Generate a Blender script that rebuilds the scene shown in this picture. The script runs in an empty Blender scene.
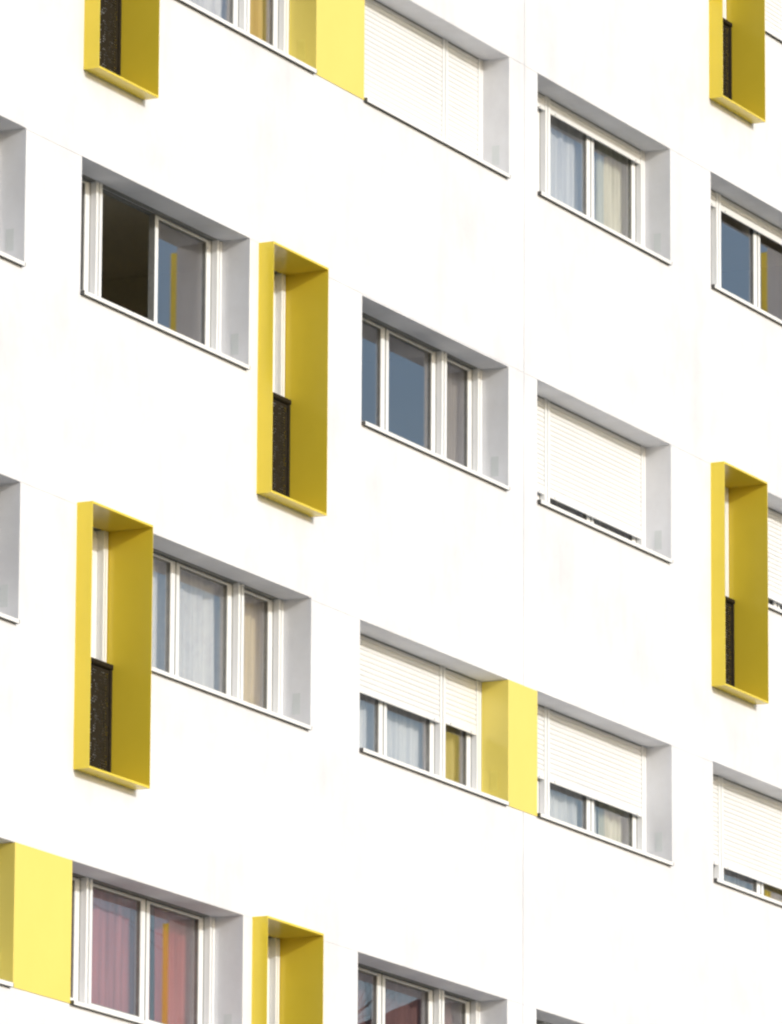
import bpy, math, random
from mathutils import Vector, Matrix
random.seed(11)
S = bpy.context.scene
COL = S.collection
R = math.radians

# ------------------------------------------------------------------ frame of reference
X0 = 54.0            # facade x that becomes world x = 0
ZT = 19.19           # world z of the top of the openings of the storey counted as row 0
PITCH = 2.7          # storey height
WIN_W, WIN_H = 2.735, 1.079
REC = 0.242          # depth of the window guides behind the wall face
WALL_T = 0.37

# ------------------------------------------------------------------ materials
def new_mat(name):
    m = bpy.data.materials.new(name); m.use_nodes = True
    nt = m.node_tree
    return m, nt, nt.nodes['Principled BSDF']

def noise(nt, scale, detail=6, rough=.6, coord='Object', stretch=None):
    tc = nt.nodes.new('ShaderNodeTexCoord'); n = nt.nodes.new('ShaderNodeTexNoise')
    n.inputs['Scale'].default_value = scale; n.inputs['Detail'].default_value = detail
    n.inputs['Roughness'].default_value = rough
    if stretch:
        mp = nt.nodes.new('ShaderNodeMapping'); mp.inputs['Scale'].default_value = stretch
        nt.links.new(tc.outputs[coord], mp.inputs['Vector']); nt.links.new(mp.outputs[0], n.inputs['Vector'])
    else:
        nt.links.new(tc.outputs[coord], n.inputs['Vector'])
    return n

def ramp(nt, fac, stops):
    r = nt.nodes.new('ShaderNodeValToRGB')
    while len(r.color_ramp.elements) < len(stops): r.color_ramp.elements.new(.5)
    for e, (p, c) in zip(r.color_ramp.elements, stops):
        e.position = p; e.color = (*c, 1)
    nt.links.new(fac, r.inputs['Fac'])
    return r

def bump(nt, bs, height, strength, dist):
    b = nt.nodes.new('ShaderNodeBump'); b.inputs['Strength'].default_value = strength
    b.inputs['Distance'].default_value = dist
    nt.links.new(height, b.inputs['Height']); nt.links.new(b.outputs[0], bs.inputs['Normal'])

def mixed(name, c0, c1, scale, rough, bstr=0, bdist=.002, bscale=None, metal=0, stretch=None, spec=.5):
    m, nt, bs = new_mat(name)
    n = noise(nt, scale, stretch=stretch)
    r = ramp(nt, n.outputs['Fac'], [(.3, c0), (.7, c1)])
    nt.links.new(r.outputs[0], bs.inputs['Base Color'])
    bs.inputs['Roughness'].default_value = rough; bs.inputs['Metallic'].default_value = metal
    bs.inputs['Specular IOR Level'].default_value = spec
    if bstr:
        b = noise(nt, bscale or scale * 8, 4, stretch=stretch); bump(nt, bs, b.outputs['Fac'], bstr, bdist)
    return m

def wall_material():
    m, nt, bs = new_mat('white_render')
    a = noise(nt, .9, 9, .68); b = noise(nt, 1.3, 7, .68, stretch=(2.2, 1, .6))
    mx = nt.nodes.new('ShaderNodeMix'); mx.inputs['Factor'].default_value = .4
    nt.links.new(a.outputs['Fac'], mx.inputs['A']); nt.links.new(b.outputs['Fac'], mx.inputs['B'])
    r = ramp(nt, mx.outputs['Result'], [(.35, (.655, .655, .685)), (.47, (.725, .73, .755)), (.58, (.775, .785, .82))])
    nt.links.new(r.outputs[0], bs.inputs['Base Color'])
    bs.inputs['Roughness'].default_value = .78; bs.inputs['Specular IOR Level'].default_value = .3
    g = noise(nt, 260, 3); bump(nt, bs, g.outputs['Fac'], .25, .0015)
    return m

def glass_material():
    m = bpy.data.materials.new('window_glass'); m.use_nodes = True
    nt = m.node_tree; nt.nodes.clear()
    out = nt.nodes.new('ShaderNodeOutputMaterial'); mx = nt.nodes.new('ShaderNodeMixShader')
    tr = nt.nodes.new('ShaderNodeBsdfTransparent'); tr.inputs['Color'].default_value = (.985, .99, .99, 1)
    gl = nt.nodes.new('ShaderNodeBsdfGlossy'); gl.inputs['Roughness'].default_value = .004
    gl.inputs['Color'].default_value = (1.0, .975, 1.0, 1)
    ge = nt.nodes.new('ShaderNodeNewGeometry'); dt = nt.nodes.new('ShaderNodeVectorMath'); dt.operation = 'DOT_PRODUCT'
    nt.links.new(ge.outputs['Incoming'], dt.inputs[0]); nt.links.new(ge.outputs['Normal'], dt.inputs[1])
    def math_(op, a, b=None):
        k = nt.nodes.new('ShaderNodeMath'); k.operation = op
        for i, v in enumerate((a, b)):
            if v is None: continue
            if isinstance(v, (int, float)): k.inputs[i].default_value = v
            else: nt.links.new(v, k.inputs[i])
        return k.outputs[0]
    c = math_('ABSOLUTE', dt.outputs['Value'])
    p = math_('POWER', math_('SUBTRACT', 1.0, c), 5.0)
    f = math_('ADD', math_('MULTIPLY', p, .80), .20)
    # slow waviness of float glass, so that reflections are not mirror-straight
    n = noise(nt, 1.6, 1)
    b = nt.nodes.new('ShaderNodeBump'); b.inputs['Strength'].default_value = .02; b.inputs['Distance'].default_value = .01
    nt.links.new(n.outputs['Fac'], b.inputs['Height']); nt.links.new(b.outputs[0], gl.inputs['Normal'])
    nt.links.new(f, mx.inputs['Fac']); nt.links.new(tr.outputs[0], mx.inputs[1]); nt.links.new(gl.outputs[0], mx.inputs[2])
    nt.links.new(mx.outputs[0], out.inputs['Surface'])
    return m

def fabric(name, c0, c1, lace=0.0, c2=None):
    m, nt, bs = new_mat(name)
    n = noise(nt, 1.0, 5, .65, stretch=(16, 1, .5))  # vertical stripes: shade of the folds painted into the fabric colour
    r = ramp(nt, n.outputs['Fac'], [(.36, c0), (.60, c1)])
    col = r.outputs[0]
    if lace:
        v = noise(nt, 16, 5, .7); rr = ramp(nt, v.outputs['Fac'], [(.45, c1), (.62, c2 or c0)])
        mx = nt.nodes.new('ShaderNodeMix'); mx.data_type = 'RGBA'; mx.inputs['Factor'].default_value = lace
        nt.links.new(col, mx.inputs['A']); nt.links.new(rr.outputs[0], mx.inputs['B']); col = mx.outputs['Result']
    nt.links.new(col, bs.inputs['Base Color'])
    bs.inputs['Roughness'].default_value = .9; bs.inputs['Specular IOR Level'].default_value = .1
    w = noise(nt, 300, 2); bump(nt, bs, w.outputs['Fac'], .15, .001)
    return m

M = {}
M['wall'] = wall_material()
M['pvc'] = mixed('white_pvc', (.79, .80, .81), (.82, .83, .84), 2.5, .32, .05, .001, 40)
M['shutter'] = mixed('shutter_slats', (.765, .77, .77), (.795, .80, .805), 1.4, .45, .05, .001, 60)
M['sill'] = mixed('sill_sheet', (.80, .80, .79), (.84, .84, .84), 2, .4, .04, .001, 60)
M['cap_and_shade'] = mixed('dark_end_cap_and_sill_shade', (.05, .05, .045), (.09, .085, .08), 20, .6)
M['gasket'] = mixed('grey_gasket', (.20, .20, .19), (.27, .27, .26), 20, .6)
M['yellow'] = mixed('yellow_lacquer', (.80, .62, .05), (.85, .66, .06), 1.3, .22, .03, .001, 30)
M['clad'] = mixed('lit_yellow_cladding', (.79, .65, .135), (.82, .68, .15), 1.3, .20, .03, .001, 30)  # surround yellow made paler; bleaching by bright light put into the colour
M['vent'] = mixed('grey_vent', (.62, .65, .66), (.66, .69, .70), 12, .5)
M['vent_yellow'] = mixed('yellow_vent', (.76, .64, .13), (.80, .68, .15), 12, .5)
M['rail'] = mixed('dark_cast_metal', (.015, .012, .008), (.024, .019, .012), 40, .75, .2, .001, 120, spec=.12)
M['glass'] = glass_material()
M['room'] = mixed('room_plaster', (.66, .61, .48), (.72, .67, .54), .8, .85)
M['roof'] = mixed('roof_tiles', (.13, .065, .055), (.19, .10, .085), 3, .8, .6, .03, 6)
M['brickwall'] = mixed('pale_stucco', (.42, .38, .33), (.50, .46, .40), 1.2, .85, .2, .01, 12)
M['darkpane'] = mixed('dark_panes', (.02, .025, .03), (.05, .055, .06), .6, .12)
M['bark'] = mixed('bark', (.055, .042, .032), (.11, .088, .068), 6, .9, .6, .02, 18)
M['asphalt'] = mixed('asphalt', (.042, .042, .043), (.062, .061, .06), 1.5, .9, .5, .006, 90)
M['paving'] = mixed('concrete_paving', (.30, .29, .27), (.38, .37, .35), 1.2, .85, .3, .004, 60)
M['grass'] = mixed('lawn', (.05, .085, .025), (.085, .12, .04), 2.0, .95, .8, .03, 50)
M['paint'] = mixed('road_paint', (.62, .62, .6), (.75, .75, .73), 6, .7)
M['c_white'] = fabric('white_net_curtain', (.66, .67, .70), (.92, .92, .90))
M['c_lace'] = fabric('lace_curtain', (.66, .64, .64), (.92, .90, .86), .3, (.70, .62, .62))
M['c_tan'] = fabric('tan_curtain', (.56, .45, .26), (.88, .76, .50))
M['c_ochre'] = fabric('ochre_curtain', (.55, .33, .13), (.78, .60, .28))
M['c_olive'] = fabric('olive_curtain', (.50, .42, .16), (.72, .62, .28))
M['c_grey'] = fabric('grey_green_curtain', (.50, .50, .38), (.86, .86, .70))
M['c_taupe'] = fabric('taupe_curtain', (.20, .17, .14), (.30, .27, .23))
M['c_red'] = fabric('red_curtain', (.30, .085, .09), (.52, .17, .17))
M['c_deep_red'] = fabric('deep_red_curtain', (.28, .05, .045), (.46, .10, .085))
M['c_mauve'] = fabric('mauve_curtain', (.16, .085, .085), (.26, .14, .13))

# ------------------------------------------------------------------ mesh helpers
class MB:
    def __init__(s): s.v, s.f, s.m, s.mats = [], [], [], []
    def mi(s, key):
        if key not in s.mats: s.mats.append(key)
        return s.mats.index(key)
    def quad(s, a, b, c, d, key):
        n = len(s.v); s.v += [a, b, c, d]; s.f.append((n, n+1, n+2, n+3)); s.m.append(s.mi(key))
    def box(s, x0, x1, y0, y1, z0, z1, key, bev=0.0):
        """box with chamfered vertical and horizontal long edges on its front (-y) side"""
        b = bev; n = len(s.v); k = s.mi(key)
        if b <= 0:
            s.v += [(x, y, z) for x in (x0, x1) for y in (y0, y1) for z in (z0, z1)]
            for q in ((0,1,3,2),(4,6,7,5),(0,4,5,1),(2,3,7,6),(0,2,6,4),(1,5,7,3)):
                s.f.append(tuple(n+i for i in q)); s.m.append(k)
        else:
            front = [(x0+b,y0,z0+b),(x1-b,y0,z0+b),(x1-b,y0,z1-b),(x0+b,y0,z1-b)]
            mid = [(x0,y0+b,z0),(x1,y0+b,z0),(x1,y0+b,z1),(x0,y0+b,z1)]
            back = [(x0,y1,z0),(x1,y1,z0),(x1,y1,z1),(x0,y1,z1)]
            s.v += front + mid + back
            s.f.append((n,n+1,n+2,n+3)); s.m.append(k)
            for o in (0, 4):
                for i in range(4):
                    j = (i+1) % 4
                    s.f.append((n+o+i, n+o+4+i, n+o+4+j, n+o+j)); s.m.append(k)
            s.f.append((n+11,n+10,n+9,n+8)); s.m.append(k)
    def profile_x(s, pts, x0, x1, key, closed=True):
        """extrude a (y,z) polygon along x"""
        n = len(s.v); k = s.mi(key); N = len(pts)
        s.v += [(x0, y, z) for y, z in pts] + [(x1, y, z) for y, z in pts]
        for i in range(N if closed else N-1):
            j = (i+1) % N
            s.f.append((n+i, n+N+i, n+N+j, n+j)); s.m.append(k)
        if closed:
            s.f.append(tuple(n+i for i in range(N))); s.m.append(k)
            s.f.append(tuple(n+N+i for i in reversed(range(N)))); s.m.append(k)
    def mesh(s, name, smooth=False):
        me = bpy.data.meshes.new(name); me.from_pydata(s.v, [], s.f)
        for k in s.mats: me.materials.append(M[k])
        me.polygons.foreach_set('material_index', s.m)
        if smooth: me.polygons.foreach_set('use_smooth', [True]*len(s.f))
        import bmesh
        bm = bmesh.new(); bm.from_mesh(me); bmesh.ops.recalc_face_normals(bm, faces=bm.faces); bm.to_mesh(me); bm.free()
        me.update(); return me

def put(name, me, parent=None, loc=(0, 0, 0), label=None, cat=None, kind=None, group=None):
    o = bpy.data.objects.new(name, me); COL.objects.link(o); o.parent = parent; o.location = loc
    if label: o['label'] = label
    if cat: o['category'] = cat
    if kind: o['kind'] = kind
    if group: o['group'] = group
    return o

# ------------------------------------------------------------------ facade layout (facade x)
XA = 47.19
BAY_B, BAY_F = 48.052, 59.655
X = dict(A=XA - WIN_W, B=48.052, C=51.893 - WIN_W, D=52.750, E=56.046, F=59.658, H=60.755)
FR_W = .953
FR = dict(first=48.052, second=50.938, far_first=59.632, far_second=62.55)
FT, FB = .01, -2.022

windows = []     # (column, row)
surrounds = []   # (x, row)
for row in range(-1, 5):
    odd = row % 2 != 0
    for c in 'ADE': windows.append((c, row))
    if odd:
        windows += [('B', row), ('H', row)]; surrounds += [('second', row), ('far_first', row)]
    else:
        windows += [('C', row), ('F', row)]; surrounds += [('first', row), ('far_second', row)]
TYPE = dict(A='E', B='E', C='D', D='D', E='E', F='E', H='D')      # where the narrow light sits: D right, E left
def zrow(row): return ZT - PITCH * row
# setting-out tolerances of single openings, in metres
TOL = {('C', 2): .018, ('D', 1): -.014, ('first', 2): .009, ('first', 0): .005, ('second', 1): -.009, ('A', 1): .010, ('F', 2): .012, ('F', 0): .006,
       ('D', 0): -.004, ('E', 2): .006, ('far_first', 1): .003, ('B', 1): .005}
def zc(c, row): return zrow(row) + TOL.get((c, row), 0.0)

# ------------------------------------------------------------------ the building
building = bpy.data.objects.new('apartment_building', None); COL.objects.link(building)
building['label'] = 'white rendered apartment block with recessed windows and bright yellow balcony surrounds'
building['category'] = 'building'

def facade_mesh():
    holes = [(X[c], X[c] + WIN_W, zc(c, r) - WIN_H + .004, zc(c, r)) for c, r in windows]
    holes += [(FR[k] + .004, FR[k] + FR_W - .004, zc(k, r) + FB + .004, zc(k, r) + FT - .004) for k, r in surrounds]
    jx = [44.18, 55.785, 67.37]; jz = [zrow(r) for r in range(-1, 7)]
    xs = {36.0, 76.0}; zs = {0.0, 25.6}
    for a, b, c, d in holes: xs |= {a, b}; zs |= {c, d}
    for x in jx: xs |= {x - .005, x + .005}
    for z in jz: zs |= {z - .002, z + .002}
    xs = sorted(xs); zs = sorted(zs)
    def depth(x, z):
        for a, b, c, d in holes:
            if a < x < b and c < z < d: return None
        for j in jx:
            if abs(x - j) < .005: return .010
        for j in jz:
            if abs(z - j) < .002: return .003
        return 0.0
    nx, nz = len(xs) - 1, len(zs) - 1
    D = [[depth((xs[i]+xs[i+1])/2, (zs[j]+zs[j+1])/2) for j in range(nz)] for i in range(nx)]
    mb = MB(); T = WALL_T
    for i in range(nx):
        a, b = xs[i] - X0, xs[i+1] - X0
        j = 0
        while j < nz:
            d = D[i][j]; e = j
            while e + 1 < nz and D[i][e+1] == d: e += 1
            c, f = zs[j], zs[e+1]
            if d is not None:
                mb.quad((a, d, c), (b, d, c), (b, d, f), (a, d, f), 'wall')
                mb.quad((a, T, c), (a, T, f), (b, T, f), (b, T, c), 'room')
            j = e + 1
        for j in range(nz - 1):
            p, q = D[i][j], D[i][j+1]
            if p != q:
                y0, y1 = sorted((T if p is None else p, T if q is None else q)); z = zs[j+1]
                mb.quad((a, y0, z), (b, y0, z), (b, y1, z), (a, y1, z), 'wall')
    for j in range(nz):
        c, f = zs[j], zs[j+1]
        for i in range(nx - 1):
            p, q = D[i][j], D[i+1][j]
            if p != q:
                y0, y1 = sorted((T if p is None else p, T if q is None else q)); x = xs[i+1] - X0
                mb.quad((x, y0, c), (x, y1, c), (x, y1, f), (x, y0, f), 'wall')
    a, b = 36.0 - X0, 76.0 - X0
    # end walls, rear wall and roof slab close the block
    mb.quad((a, 0, 0), (a, 11, 0), (a, 11, 25.6), (a, 0, 25.6), 'wall')
    mb.quad((b, 0, 0), (b, 11, 0), (b, 11, 25.6), (b, 0, 25.6), 'wall')
    mb.quad((a, 11, 0), (b, 11, 0), (b, 11, 25.6), (a, 11, 25.6), 'wall')
    mb.quad((a, 0, 25.6), (b, 0, 25.6), (b, 11, 25.6), (a, 11, 25.6), 'wall')
    me = bpy.data.meshes.new('wall'); me.from_pydata(mb.v, [], mb.f)
    for k in mb.mats: me.materials.append(M[k])
    me.polygons.foreach_set('material_index', mb.m); me.update()
    return me
put('wall', facade_mesh(), building)

def interior_mesh():
    mb = MB()
    for r in range(-1, 6):
        z = zrow(r) + .22
        mb.box(36.1 - X0, 75.9 - X0, WALL_T + .004, 10.9, z - .0, z + .2, 'room')
    for x in (44.18, 47.62, 52.32, 55.77, 59.22, 63.9):
        for r in range(0, 6):
            z1 = zrow(r) + .216; z0 = zrow(r + 1) + .424
            mb.box(x - .08 - X0, x + .08 - X0, WALL_T + .004, 6.0, z0, z1, 'room')
    for r in range(-1, 5):
        z1 = zrow(r) + .216; z0 = zrow(r + 1) + .424
        mb.box(36.1 - X0, 75.9 - X0, 6.004, 6.1, z0, z1, 'room')
    return mb.mesh('room_partitions')
put('room_partitions', interior_mesh(), building)

# ------------------------------------------------------------------ window sub-part meshes (origin: top left of opening, wall face)
def mir(t, a, b): return (a, b) if t == 'D' else (WIN_W - b, WIN_W - a)
G = .082            # side guide width
P0, P1 = 1.962, 2.060   # post
ZB = -1.03
_cache = {}
def cached(key, fn):
    if key not in _cache: _cache[key] = fn()
    return _cache[key]

def window_frame_mesh(t):
    mb = MB()
    for a, b in ((0.002, G), (P0, P1), (WIN_W - G, WIN_W - .002)):
        a, b = mir(t, a, b)
        w = b - a
        # shutter guide: two front lips with a slot between them, backed by the fixed frame
        mb.box(a, b, REC + .040, WALL_T, ZB + .006, -.002, 'pvc')
        mb.box(a, a + w*.34, REC, REC + .039, ZB + .006, -.002, 'pvc', .004)
        mb.box(a + w*.60, b, REC + .002, REC + .039, ZB + .006, -.002, 'pvc', .004)
        mb.box(a + w*.341, a + w*.599, REC + .030, REC + .039, ZB + .006, -.002, 'gasket')
    for a, b in ((G + .001, P0 - .001), (P1 + .001, WIN_W - G - .001)):
        a, b = mir(t, a, b)
        mb.box(a, b, .318, WALL_T - .002, -.011, -.002, 'gasket')           # head
        mb.box(a, b, .312, WALL_T - .002, ZB + .006, ZB + .038, 'pvc', .003)   # bottom
        mb.box(a, b, REC + .010, .300, -.006, -.001, 'gasket')                 # shutter slot
    return mb.mesh('window')

def sash_mesh(w):
    mb = MB(); s, top, bot = .068, .022, .062
    z0, z1 = ZB + .040, -.012
    mb.box(.002, s, .300, .352, z0, z1, 'pvc', .006)
    mb.box(w - s, w - .002, .300, .352, z0, z1, 'pvc', .006)
    mb.box(.0005, .0018, .296, .35, z0, z1, 'gasket'); mb.box(w - .006, w - .003, .296, .2995, z0, z1, 'gasket')
    mb.box(s, w - s, .302, .350, z1 - top, z1, 'pvc', .004)
    mb.box(s, w - s, .302, .350, z0, z0 + bot, 'pvc', .004)
    g = .007
    for a, b, c, d in ((s, s+g, z0+bot, z1-top), (w-s-g, w-s, z0+bot, z1-top)):
        mb.box(a, b, .312, .344, c, d, 'gasket')
    mb.box(s+g, w-s-g, .312, .344, z0+bot, z0+bot+g, 'gasket'); mb.box(s+g, w-s-g, .312, .344, z1-top-g, z1-top, 'gasket')
    return mb.mesh('sash')

def pane_mesh(w):
    mb = MB(); s = .0752
    mb.box(s, w - s, .324, .330, ZB + .040 + .0692, -.012 - .0292, 'glass')
    return mb.mesh('pane')

def sill_mesh():
    mb = MB()
    mb.profile_x([(-.034, -1.079), (-.034, -1.048), (.310, -1.028), (.310, -1.036), (-.029, -1.053), (-.029, -1.079)], .004, WIN_W - .044, 'sill')
    mb.box(.006, WIN_W - .046, -.0285, -.0008, -1.077, -1.056, 'cap_and_shade')  # dark strip imitating the shade under the sill overhang
    for a, b in ((.0, .0035), (WIN_W - .0435, WIN_W - .040)):
        mb.box(a, b, -.036, -.001, -1.080, -1.050, 'cap_and_shade')
    return mb.mesh('sill')

def slats(mb, a, b, top, bottom, y):
    h = .0425; z = top
    while z - h > bottom + .05:
        pts = [(y + .010, z), (y + .005, z - .004), (y + .002, z - .011), (y, z - .022), (y + .002, z - .031), (y + .005, z - .036), (y + .010, z - .037), (y + .010, z - h)]
        mb.profile_x(pts, a, b, 'shutter', closed=False)
        z -= h
    mb.box(a, b, y + .0105, y + .017, z, top, 'shutter')        # backing behind the slat curve
    mb.box(a, b, y - .001, y + .013, bottom, z - .001, 'shutter', .003)
    for x in (a + .10, b - .10):
        mb.box(x - .008, x + .008, y - .010, y - .0015, bottom + .008, bottom + .022, 'vent', .003)

def shutter_mesh(w, h):
    mb = MB(); slats(mb, .003, w - .003, -.004, -h, REC + .010)
    return mb.mesh('roller_shutter')

def vent_mesh(key):
    mb = MB(); x = WIN_W
    mb.box(x - .0016, x - .0006, .090, .160, -.935, -.765, key)
    for i in range(7):
        z = -.918 + i * .0205
        mb.box(x - .0026, x - .0018, .098, .152, z, z + .009, key)
    return mb.mesh('air_vent')

def lights_of(t):
    """the three sashes as (left x, width, which)"""
    mid = (G + P0) / 2
    out = []
    for a, b, k in ((G, mid, 'wide_outer'), (mid, P0, 'wide_inner'), (P1, WIN_W - G, 'narrow')):
        a, b = mir(t, a, b); out.append((a, b - a, k))
    return out

# state: (shutter of the wide light, shutter of the narrow light, label)
STATE = {
    ('D', 0): (1.02, 1.02, 'window with both roller shutters fully closed, beside the yellow panel'),
    ('E', 0): (.135, .135, 'window with shutters barely lowered over pale net curtains'),
    ('F', 0): (.150, .150, 'window with shutters barely lowered over panes mirroring blue sky'),
    ('H', -1): (1.02, 1.02, None), ('A', 0): (0, 0, None),
    ('B', 1): (0, 0, 'window with its left sash standing open onto a dark room'),
    ('D', 1): (0, 0, 'window with unshuttered panes mirroring blue sky'),
    ('E', 1): (.845, .845, 'window with cream shutters lowered to a narrow gap'),
    ('H', 1): (.845, .845, None),
    ('C', 2): (0, 0, 'window with white lace and tan curtains behind bare panes'),
    ('D', 2): (.485, .470, 'window with shutters halfway down, ending at the yellow panel'),
    ('E', 2): (.632, .632, 'window with shutters two thirds down over pale curtains'),
    ('F', 2): (.811, .811, 'window with shutters nearly closed above a strip of pane'),
    ('B', 3): (0, 0, 'window with pink and red curtains behind its panes'),
}
PANELS = [('C', 0), ('A', 3), ('D', 2), ('E', -1), ('C', 4)]     # windows whose right reveal and pier are clad in yellow

def build_window(c, row):
    t = TYPE[c]; w_sh, n_sh, label = STATE.get((c, row), (0, 0, None))
    if (c, row) not in STATE and row in (-1, 4):
        w_sh = n_sh = random.choice((0, .2, .5, 1.02))
    win = put('window', cached(('frame', t), lambda: window_frame_mesh(t)), building, (X[c] - X0, 0, zc(c, row)), label)
    put('sill', cached('sill', sill_mesh), win)
    clad = (c, row) in PANELS
    put('air_vent', cached(('vent', clad), lambda: vent_mesh('vent_yellow' if clad else 'vent')), win, (-.004 if clad else 0, 0, 0))
    for a, w, k in lights_of(t):
        me = cached(('sash', round(w, 4)), lambda: sash_mesh(w)); pm = cached(('pane', round(w, 4)), lambda: pane_mesh(w))
        sash = put('sash', me, win, (a, 0, 0)); pane = put('pane', pm, win, (a, 0, 0))
        if (c, row) == ('B', 1) and k == 'wide_inner':      # the open casement swings into the room about its left stile
            for o in (sash, pane):
                rot = Matrix.Translation((a, .345, 0)) @ Matrix.Rotation(R(97), 4, 'Z') @ Matrix.Translation((-.0, -.345, 0))
                o.matrix_local = rot
    for h, (a, b), k in ((w_sh, mir(t, G, P0), 'wide'), (n_sh, mir(t, P1, WIN_W - G), 'narrow')):
        if h:
            put('roller_shutter', cached(('sh', round(b-a, 4), h), lambda: shutter_mesh(b - a, h)), win, (a, 0, 0))
    return win
WIN = {k: build_window(*k) for k in windows}

# yellow cladding: one folded sheet over the right reveal and the pier next to it
PIER = dict(C=X['D'] - (X['C'] + WIN_W), A=X['B'] - XA, D=X['E'] - (X['D'] + WIN_W), E=BAY_F - (X['E'] + WIN_W))
for c, row in PANELS:
    mb = MB(); p = PIER[c] - .002; t = .004
    z0, z1 = -1.072, -.001
    mb.profile_x([(0, 0)] * 0 or [(-.007, z0), (-.007, z1), (-.0012, z1), (-.0012, z0)], -t, p, 'clad')
    mb.box(-t, -.0008, -.0011, REC - .001, -1.036, z1 - .002, 'clad')
    put('yellow_cladding', mb.mesh('yellow_cladding'), building, (X[c] + WIN_W - X0, 0, zc(c, row)))

# ------------------------------------------------------------------ yellow balcony surrounds with french doors
def surround_mesh():
    mb = MB(); t = .018; v = .005; y0, y1 = -.135, REC + .02; W = FR_W
    mb.box(0, v, y0, y1, FB, FT, 'yellow', .001)
    mb.box(W - v, W, y0, y1, FB, FT, 'yellow', .001)
    mb.box(v + .0005, W - v - .0005, y0, y1, FT - t, FT, 'yellow', .002)
    mb.box(v + .0005, W - v - .0005, y0, y1, FB, FB + t, 'yellow', .002)
    return mb.mesh('balcony_surround')

def door_mesh():
    mb = MB(); a, b = .0195, FR_W - .0195; z0, z1 = FB + .02, FT - .02
    for p, q in ((a, a + .062), (b - .062, b)):
        mb.box(p, q, REC + .034, WALL_T, z0, z1, 'pvc')
        mb.box(p, p + (q-p)*.36, REC, REC + .033, z0, z1, 'pvc', .004)
        mb.box(p + (q-p)*.361, p + (q-p)*.599, REC + .026, REC + .033, z0, z1, 'gasket')
        mb.box(p + (q-p)*.60, q, REC, REC + .033, z0, z1, 'pvc', .004)
    mb.box(a + .063, b - .063, .31, WALL_T - .002, z1 - .05, z1, 'pvc', .003)
    mb.box(a + .063, b - .063, .31, WALL_T - .002, z0, z0 + .05, 'pvc', .003)
    return mb.mesh('balcony_door')

def door_sash_mesh():
    mb = MB(); a, b = .0835, FR_W - .0835; z0, z1 = FB + .072, FT - .072; s = .085
    for p, q in ((a, a + s), (b - s, b)): mb.box(p, q, .300, .352, z0, z1, 'pvc', .006)
    for p, q in ((z0, z0 + .11), (z1 - .085, z1), (-1.16, -1.07)): mb.box(a + s, b - s, .302, .350, p, q, 'pvc', .004)
    return mb.mesh('sash')

def door_pane_mesh(lower):
    mb = MB(); a, b = .0835 + .0855, FR_W - .0835 - .0855
    z = (FB + .072 + .1105, -1.1605) if lower else (-1.0695, FT - .072 - .0855)
    mb.box(a, b, .324, .330, z[0], z[1], 'glass')
    return mb.mesh('pane')

def curl(i, j):
    # scrollwork: two counter-turning spirals per tile
    x, z = (i % 10) / 10 - .5, ((j + (5 if (i // 10) % 2 else 0)) % 11) / 11 - .5
    sgn = 1 if (i // 10) % 2 else -1
    rr = math.hypot(x, z); th = math.atan2(z, x)
    return math.sin(15 * rr + sgn * th * 2)

def railing_panel_mesh():
    """cast panel pierced all over by small irregular openings, mirrored about its middle"""
    rnd = random.Random(5); mb = MB(); y0, y1 = .199, .2005
    x0, x1, z0, z1 = .024, FR_W - .024, FB + .026, -1.098
    nx, nz = 40, 44; cw, ch = (x1-x0)/nx, (z1-z0)/nz
    half = [[((curl(i, j) > .15 and rnd.random() < .85) or (min(i, nx-1-i) in (3, 4) and j % 3 > 0), rnd.uniform(.38, .60), rnd.uniform(.38, .60), rnd.uniform(.1, .25), rnd.uniform(.1, .25)) for j in range(nz)] for i in range(nx//2)]
    for i in range(nx):
        for j in range(nz):
            h, fw, fh, ox, oz = half[i if i < nx//2 else nx-1-i][j]
            a, c = x0 + i*cw, z0 + j*ch; b, d = a + cw, c + ch
            edge = i in (0, nx-1) or j in (0, nz-1)
            for y in (y0, y1):
                if edge or not h:
                    mb.quad((a,y,c),(b,y,c),(b,y,d),(a,y,d),'rail')
                else:
                    p, q = a + cw*ox, c + ch*oz; r, s = p + cw*fw, q + ch*fh
                    mb.quad((a,y,c),(b,y,c),(r,y,q),(p,y,q),'rail'); mb.quad((b,y,c),(b,y,d),(r,y,s),(r,y,q),'rail')
                    mb.quad((b,y,d),(a,y,d),(p,y,s),(r,y,s),'rail'); mb.quad((a,y,d),(a,y,c),(p,y,q),(p,y,s),'rail')
    # solid border
    mb.box(.0195, .052, y0 - .010, y1 + .010, FB + .0195, -1.090, 'rail', .003)
    mb.box(FR_W - .052, FR_W - .0195, y0 - .010, y1 + .010, FB + .0195, -1.090, 'rail', .003)
    mb.box(.0525, FR_W - .0525, y0 - .008, y1 + .008, FB + .0195, FB + .05, 'rail', .003)
    me = bpy.data.meshes.new('railing_panel'); me.from_pydata(mb.v, [], mb.f)
    me.materials.append(M['rail']); me.update(); return me

def handrail_mesh():
    mb = MB(); mb.box(.0195, FR_W - .0195, .178, .222, -1.089, -1.048, 'rail', .008)
    return mb.mesh('handrail')

sm, dm, dsm, rpm, hrm = surround_mesh(), door_mesh(), door_sash_mesh(), railing_panel_mesh(), handrail_mesh()
dp = [door_pane_mesh(False), door_pane_mesh(True)]
for key, row in surrounds:
    loc = (FR[key] - X0, 0, zc(key, row))
    s = put('balcony_surround', sm, building, loc)
    put('railing_panel', rpm, s); put('handrail', hrm, s)
    d = put('balcony_door', dm, building, loc)
    put('sash', dsm, d); put('pane', dp[0], d); put('pane', dp[1], d)

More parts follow.
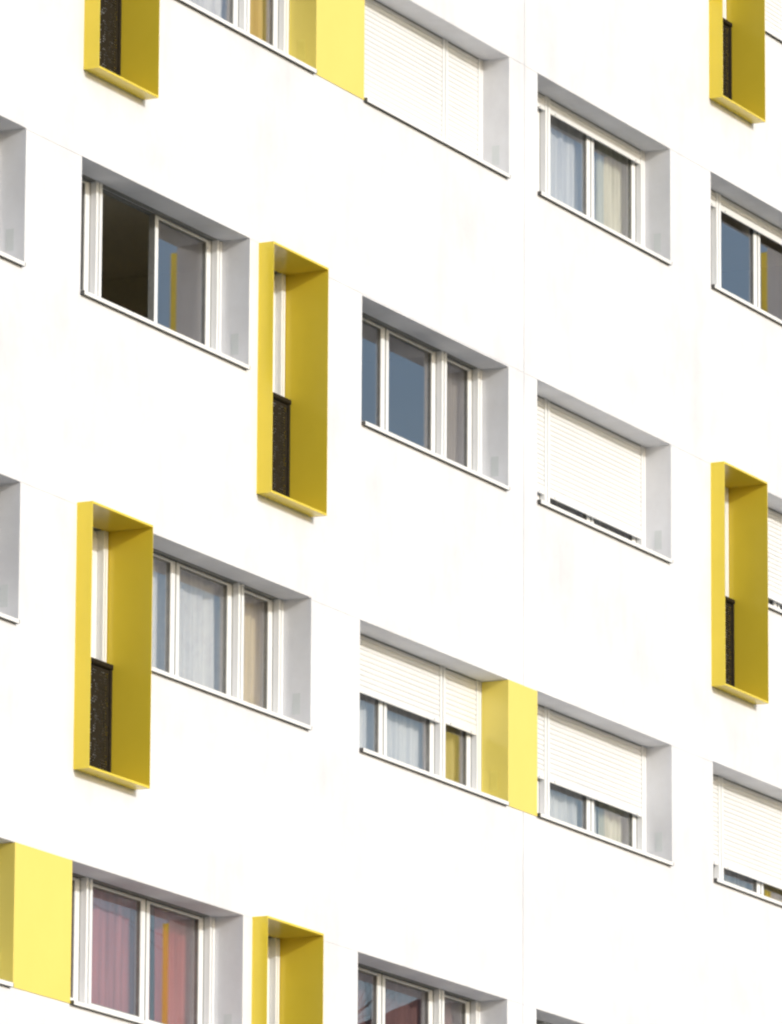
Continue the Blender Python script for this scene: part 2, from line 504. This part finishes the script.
# ------------------------------------------------------------------ curtains (hung inside, each a thing)
def curtain(c, row, a, b, mat, label, seed, folds=.13, amp=.040, y=.424, group='curtains behind the windows'):
    rnd = random.Random(seed); mb = MB(); w = b - a
    n = max(24, int(w / .012)); nz = 10; z1, z0 = .06, -1.55
    ph = [(rnd.uniform(.6, 1.5) / folds, rnd.uniform(0, 6.28), rnd.uniform(.4, 1)) for _ in range(4)]
    def yy(x, t):
        s = sum(A * math.sin(6.283 * k * x + p + .5 * t * math.sin(3*x + p)) for k, p, A in ph) / 2.2
        return y + amp * s * (.55 + .6 * t)
    for side, off in ((0, 0.0), (1, .003)):
        base = len(mb.v); k = mb.mi(mat)
        for j in range(nz + 1):
            t = j / nz
            for i in range(n + 1):
                x = i * w / n
                mb.v.append((x, yy(x, t) + off, z1 + (z0 - z1) * t))
        for j in range(nz):
            for i in range(n):
                q = base + j*(n+1) + i; mb.f.append((q, q+1, q+n+2, q+n+1)); mb.m.append(k)
    me = bpy.data.meshes.new('curtain'); me.from_pydata(mb.v, [], mb.f); me.materials.append(M[mat])
    me.polygons.foreach_set('use_smooth', [True]*len(mb.f)); me.update()
    return put('curtain', me, None, (X[c] + a - X0, 0, zc(c, row)), label, 'curtain', None, group)

curtain('C', 0, .1, 2.32, 'c_lace', 'white net curtain in the window cut off by the top edge', 1)
curtain('C', 0, 2.34, 3.2, 'c_ochre', 'ochre folded curtain beside the uppermost yellow reveal', 2)
curtain('E', 0, .1, 2.06, 'c_white', 'pale net curtain, left one under the barely lowered shutter', 3)
curtain('E', 0, 2.08, 3.0, 'c_grey', 'grey green curtain, right one under the barely lowered shutter', 4, .11)
curtain('D', 1, 2.36, 3.1, 'c_taupe', 'taupe curtain in the narrow pane beside a blue mirroring pane', 5)
curtain('E', 1, .1, 2.9, 'c_white', 'white curtain showing through the narrow gap under cream shutters', 6)
curtain('C', 2, .1, 2.32, 'c_lace', 'white lace curtain in the window beside the large lower yellow surround', 7, .16)
curtain('C', 2, 2.34, 3.2, 'c_tan', 'tan folded curtain in the narrow pane right of the lace curtain', 8)
curtain('D', 2, .1, 2.32, 'c_white', 'smooth white curtain under the half lowered shutter', 9, .2, .02)
curtain('D', 2, 2.34, 3.1, 'c_olive', 'olive yellow curtain in the narrow pane under the half lowered shutter', 10)
curtain('E', 2, .1, 2.06, 'c_white', 'bluish white curtain, left one under the shutter right of the yellow panel', 11, .12)
curtain('E', 2, 2.08, 3.0, 'c_grey', 'greyish curtain, right one under the shutter right of the yellow panel', 12, .10)
curtain('F', 2, .1, 2.02, 'c_white', 'pale curtain in the strip under the nearly closed shutter at the right edge', 13)
curtain('F', 2, 2.04, 3.1, 'c_olive', 'yellowish curtain in the strip under the nearly closed shutter at the right edge', 14)
curtain('H', 1, .1, 3.0, 'c_white', 'pale curtain behind the shutter right of the far yellow surround', 15)
curtain('B', 3, .1, 2.02, 'c_red', 'mauve pink curtain behind the left pane beside the red curtain', 16)
curtain('B', 3, 2.04, 3.0, 'c_deep_red', 'dark red curtain in deep folds behind the right pane above the bottom edge', 17, .17, .04)
curtain('D', 3, .1, 3.1, 'c_mauve', 'dusky mauve curtain in the window cut off by the bottom edge', 18, .2)

# ------------------------------------------------------------------ the ground and the street in front
def sheet(name, x0, x1, y0, y1, z, key, kind='structure'):
    mb = MB(); mb.quad((x0, y0, z), (x1, y0, z), (x1, y1, z), (x0, y1, z), key)
    return put(name, mb.mesh(name), None, (0, 0, 0), kind=kind)
sheet('ground', -900, 900, -900, 900, -.12, 'grass')
sheet('road', -600, 600, -17.5, -10.0, -.110, 'asphalt')
def slab(name, y0, y1):
    mb = MB(); mb.box(-600, 600, y0, y1, -.3, .004, 'paving'); put(name, mb.mesh(name), kind='structure')
slab('pavement', -9.99, -.02)
slab('pavement', -32.0, -17.51)
mb = MB()
for i in range(-40, 60): mb.quad((i*6, -13.82, -.105), (i*6+3, -13.82, -.105), (i*6+3, -13.68, -.105), (i*6, -13.68, -.105), 'paint')
put('road_marking', mb.mesh('road_marking'), kind='structure')

# ------------------------------------------------------------------ what the panes mirror: a tiled-roof block and bare trees down the street
def far_block(x, y, w, d, h, rz, label):
    o = bpy.data.objects.new('tiled_roof_block', None); COL.objects.link(o); o.location = (x, y, 0); o.rotation_euler.z = R(rz)
    o['label'] = label; o['category'] = 'building'
    mb = MB(); mb.box(-w/2, w/2, -d/2, d/2, -.2, h, 'brickwall'); put('wall', mb.mesh('wall'), o)
    mb = MB(); e = .7; H = h + 4.2
    a = [(-w/2-e, -d/2-e, h), (w/2+e, -d/2-e, h), (w/2+e, d/2+e, h), (-w/2-e, d/2+e, h)]; r0, r1 = (-w/2+d/2, 0, H), (w/2-d/2, 0, H)
    k = mb.mi('roof'); mb.v += a + [r0, r1]
    for f in ((0,1,5,4),(2,3,4,5),(1,2,5),(3,0,4),(3,2,1,0)): mb.f.append(f); mb.m.append(k)
    put('roof', mb.mesh('roof'), o)
    wm = MB(); wm.box(-.7, .7, -.04, .03, 0, 1.4, 'darkpane'); wm.box(-.8, -.7, -.07, .03, -.1, 1.5, 'pvc'); wm.box(.7, .8, -.07, .03, -.1, 1.5, 'pvc')
    wm.box(-.7, .7, -.07, .03, 1.4, 1.5, 'pvc'); wm.box(-.7, .7, -.07, .03, -.1, 0, 'pvc')
    me = wm.mesh('window')
    for side in (-1, 1):
        for f in range(int(h // 3)):
            for i in range(int(w // 4)):
                q = put('window', me, o, (-w/2 + 2.2 + i*4, side*d/2, 1 + f*3)); q.rotation_euler.z = 0 if side < 0 else math.pi
    return o
far_block(72, -34, 34, 13, 18.0, -28, 'pale stuccoed block with hipped tile roof, mirrored in the lower panes')

def bare_tree(x, y, h, seed, label):
    rnd = random.Random(seed); mb = MB(); k = mb.mi('bark')
    tr = MB(); kt = tr.mi('bark')
    def tube(m, kk, p, q, r0, r1, n):
        d = (q - p).normalized(); u = d.orthogonal().normalized(); v = d.cross(u); b = len(m.v)
        for c, r in ((p, r0), (q, r1)):
            for i in range(n):
                a = 6.283*i/n; w = c + (u*math.cos(a) + v*math.sin(a))*r; m.v.append(tuple(w))
        for i in range(n):
            j = (i+1) % n; m.f.append((b+i, b+j, b+n+j, b+n+i)); m.m.append(kk)
    def grow(p, d, L, r, lev):
        segs = 3; m, kk = (tr, kt) if lev == 0 else (mb, k)
        for s in range(segs):
            d2 = (d + Vector((rnd.uniform(-1,1), rnd.uniform(-1,1), rnd.uniform(-.2,.7)))*.16*(1+.3*lev)).normalized()
            q = p + d2*L/segs; r2 = r*.86
            tube(m, kk, p, q, r, r2, 7 if lev < 2 else 4 if lev < 4 else 3)
            if lev < 5 and (s > 0 or lev > 0):
                for _ in range(2 if lev < 4 else 1):
                    ax = Vector((rnd.uniform(-1,1), rnd.uniform(-1,1), rnd.uniform(-.3,.6))).normalized()
                    nd = (d2*.75 + ax*.75).normalized()
                    grow(q, nd, L*rnd.uniform(.5,.7), r2*.55, lev+1)
            p, d, r = q, d2, r2
    grow(Vector((0,0,-.2)), Vector((0,0,1)), h*.5, h*.010, 0)
    o = bpy.data.objects.new('bare_tree', None); COL.objects.link(o); o.location = (x, y, 0)
    o['label'] = label; o['category'] = 'tree'
    put('trunk', tr.mesh('trunk'), o); put('crown', mb.mesh('crown'), o)
bare_tree(32.5, -20.2, 20.3, 7, 'leafless street tree, mirrored in the pane with red curtains')

# ------------------------------------------------------------------ light
EL, AZ = 20.5, 12.5          # sun height; how far it stands to the left of square-on to the facade
w = bpy.data.worlds.new('World'); S.world = w; w.use_nodes = True
bg = w.node_tree.nodes['Background']; sky = w.node_tree.nodes.new('ShaderNodeTexSky')
sky.sky_type = 'NISHITA'; sky.sun_disc = False; sky.sun_elevation = R(EL); sky.sun_rotation = R(180 + AZ)
sky.air_density = 1.15; sky.dust_density = 2.6; sky.ozone_density = 2.4
w.node_tree.links.new(sky.outputs[0], bg.inputs['Color']); bg.inputs['Strength'].default_value = .15
sun = bpy.data.lights.new('sun', 'SUN'); sun.energy = 2.0; sun.angle = R(.53); sun.color = (1.0, .985, .965)
so = bpy.data.objects.new('sun', sun); COL.objects.link(so)
sd = Vector((-math.sin(R(AZ))*math.cos(R(EL)), -math.cos(R(AZ))*math.cos(R(EL)), math.sin(R(EL))))
so.rotation_euler = sd.to_track_quat('Z', 'Y').to_euler(); so.location = (-20, -60, 40)

# ------------------------------------------------------------------ camera (fitted to the photograph)
yaw, pitch, roll, F = 1.1052206, .2175982, .0055477, 7514.29
fw = Vector((math.sin(yaw)*math.cos(pitch), math.cos(yaw)*math.cos(pitch), math.sin(pitch)))
rt = Vector((math.cos(yaw), -math.sin(yaw), 0)); up = rt.cross(fw)
rt, up = math.cos(roll)*rt + math.sin(roll)*up, -math.sin(roll)*rt + math.cos(roll)*up
cam = bpy.data.cameras.new('camera'); co = bpy.data.objects.new('camera', cam); COL.objects.link(co)
mat = Matrix((rt, up, -fw)).transposed().to_4x4(); mat.translation = Vector((-X0, -26.775, ZT - 17.593))
co.matrix_world = mat
cam.sensor_fit = 'AUTO'; cam.sensor_width = 36; cam.lens = F / 1024 * 36
cam.clip_start = .5; cam.clip_end = 4000
S.camera = co

S.render.engine = 'CYCLES'
S.cycles.max_bounces = 10; S.cycles.transparent_max_bounces = 12; S.cycles.caustics_reflective = False
S.cycles.use_denoising = True
S.cycles.filter_width = 2.4
S.view_settings.view_transform = 'Standard'; S.view_settings.look = 'None'
S.view_settings.exposure = .14; S.view_settings.gamma = 1.0; S.view_settings.use_curve_mapping = False
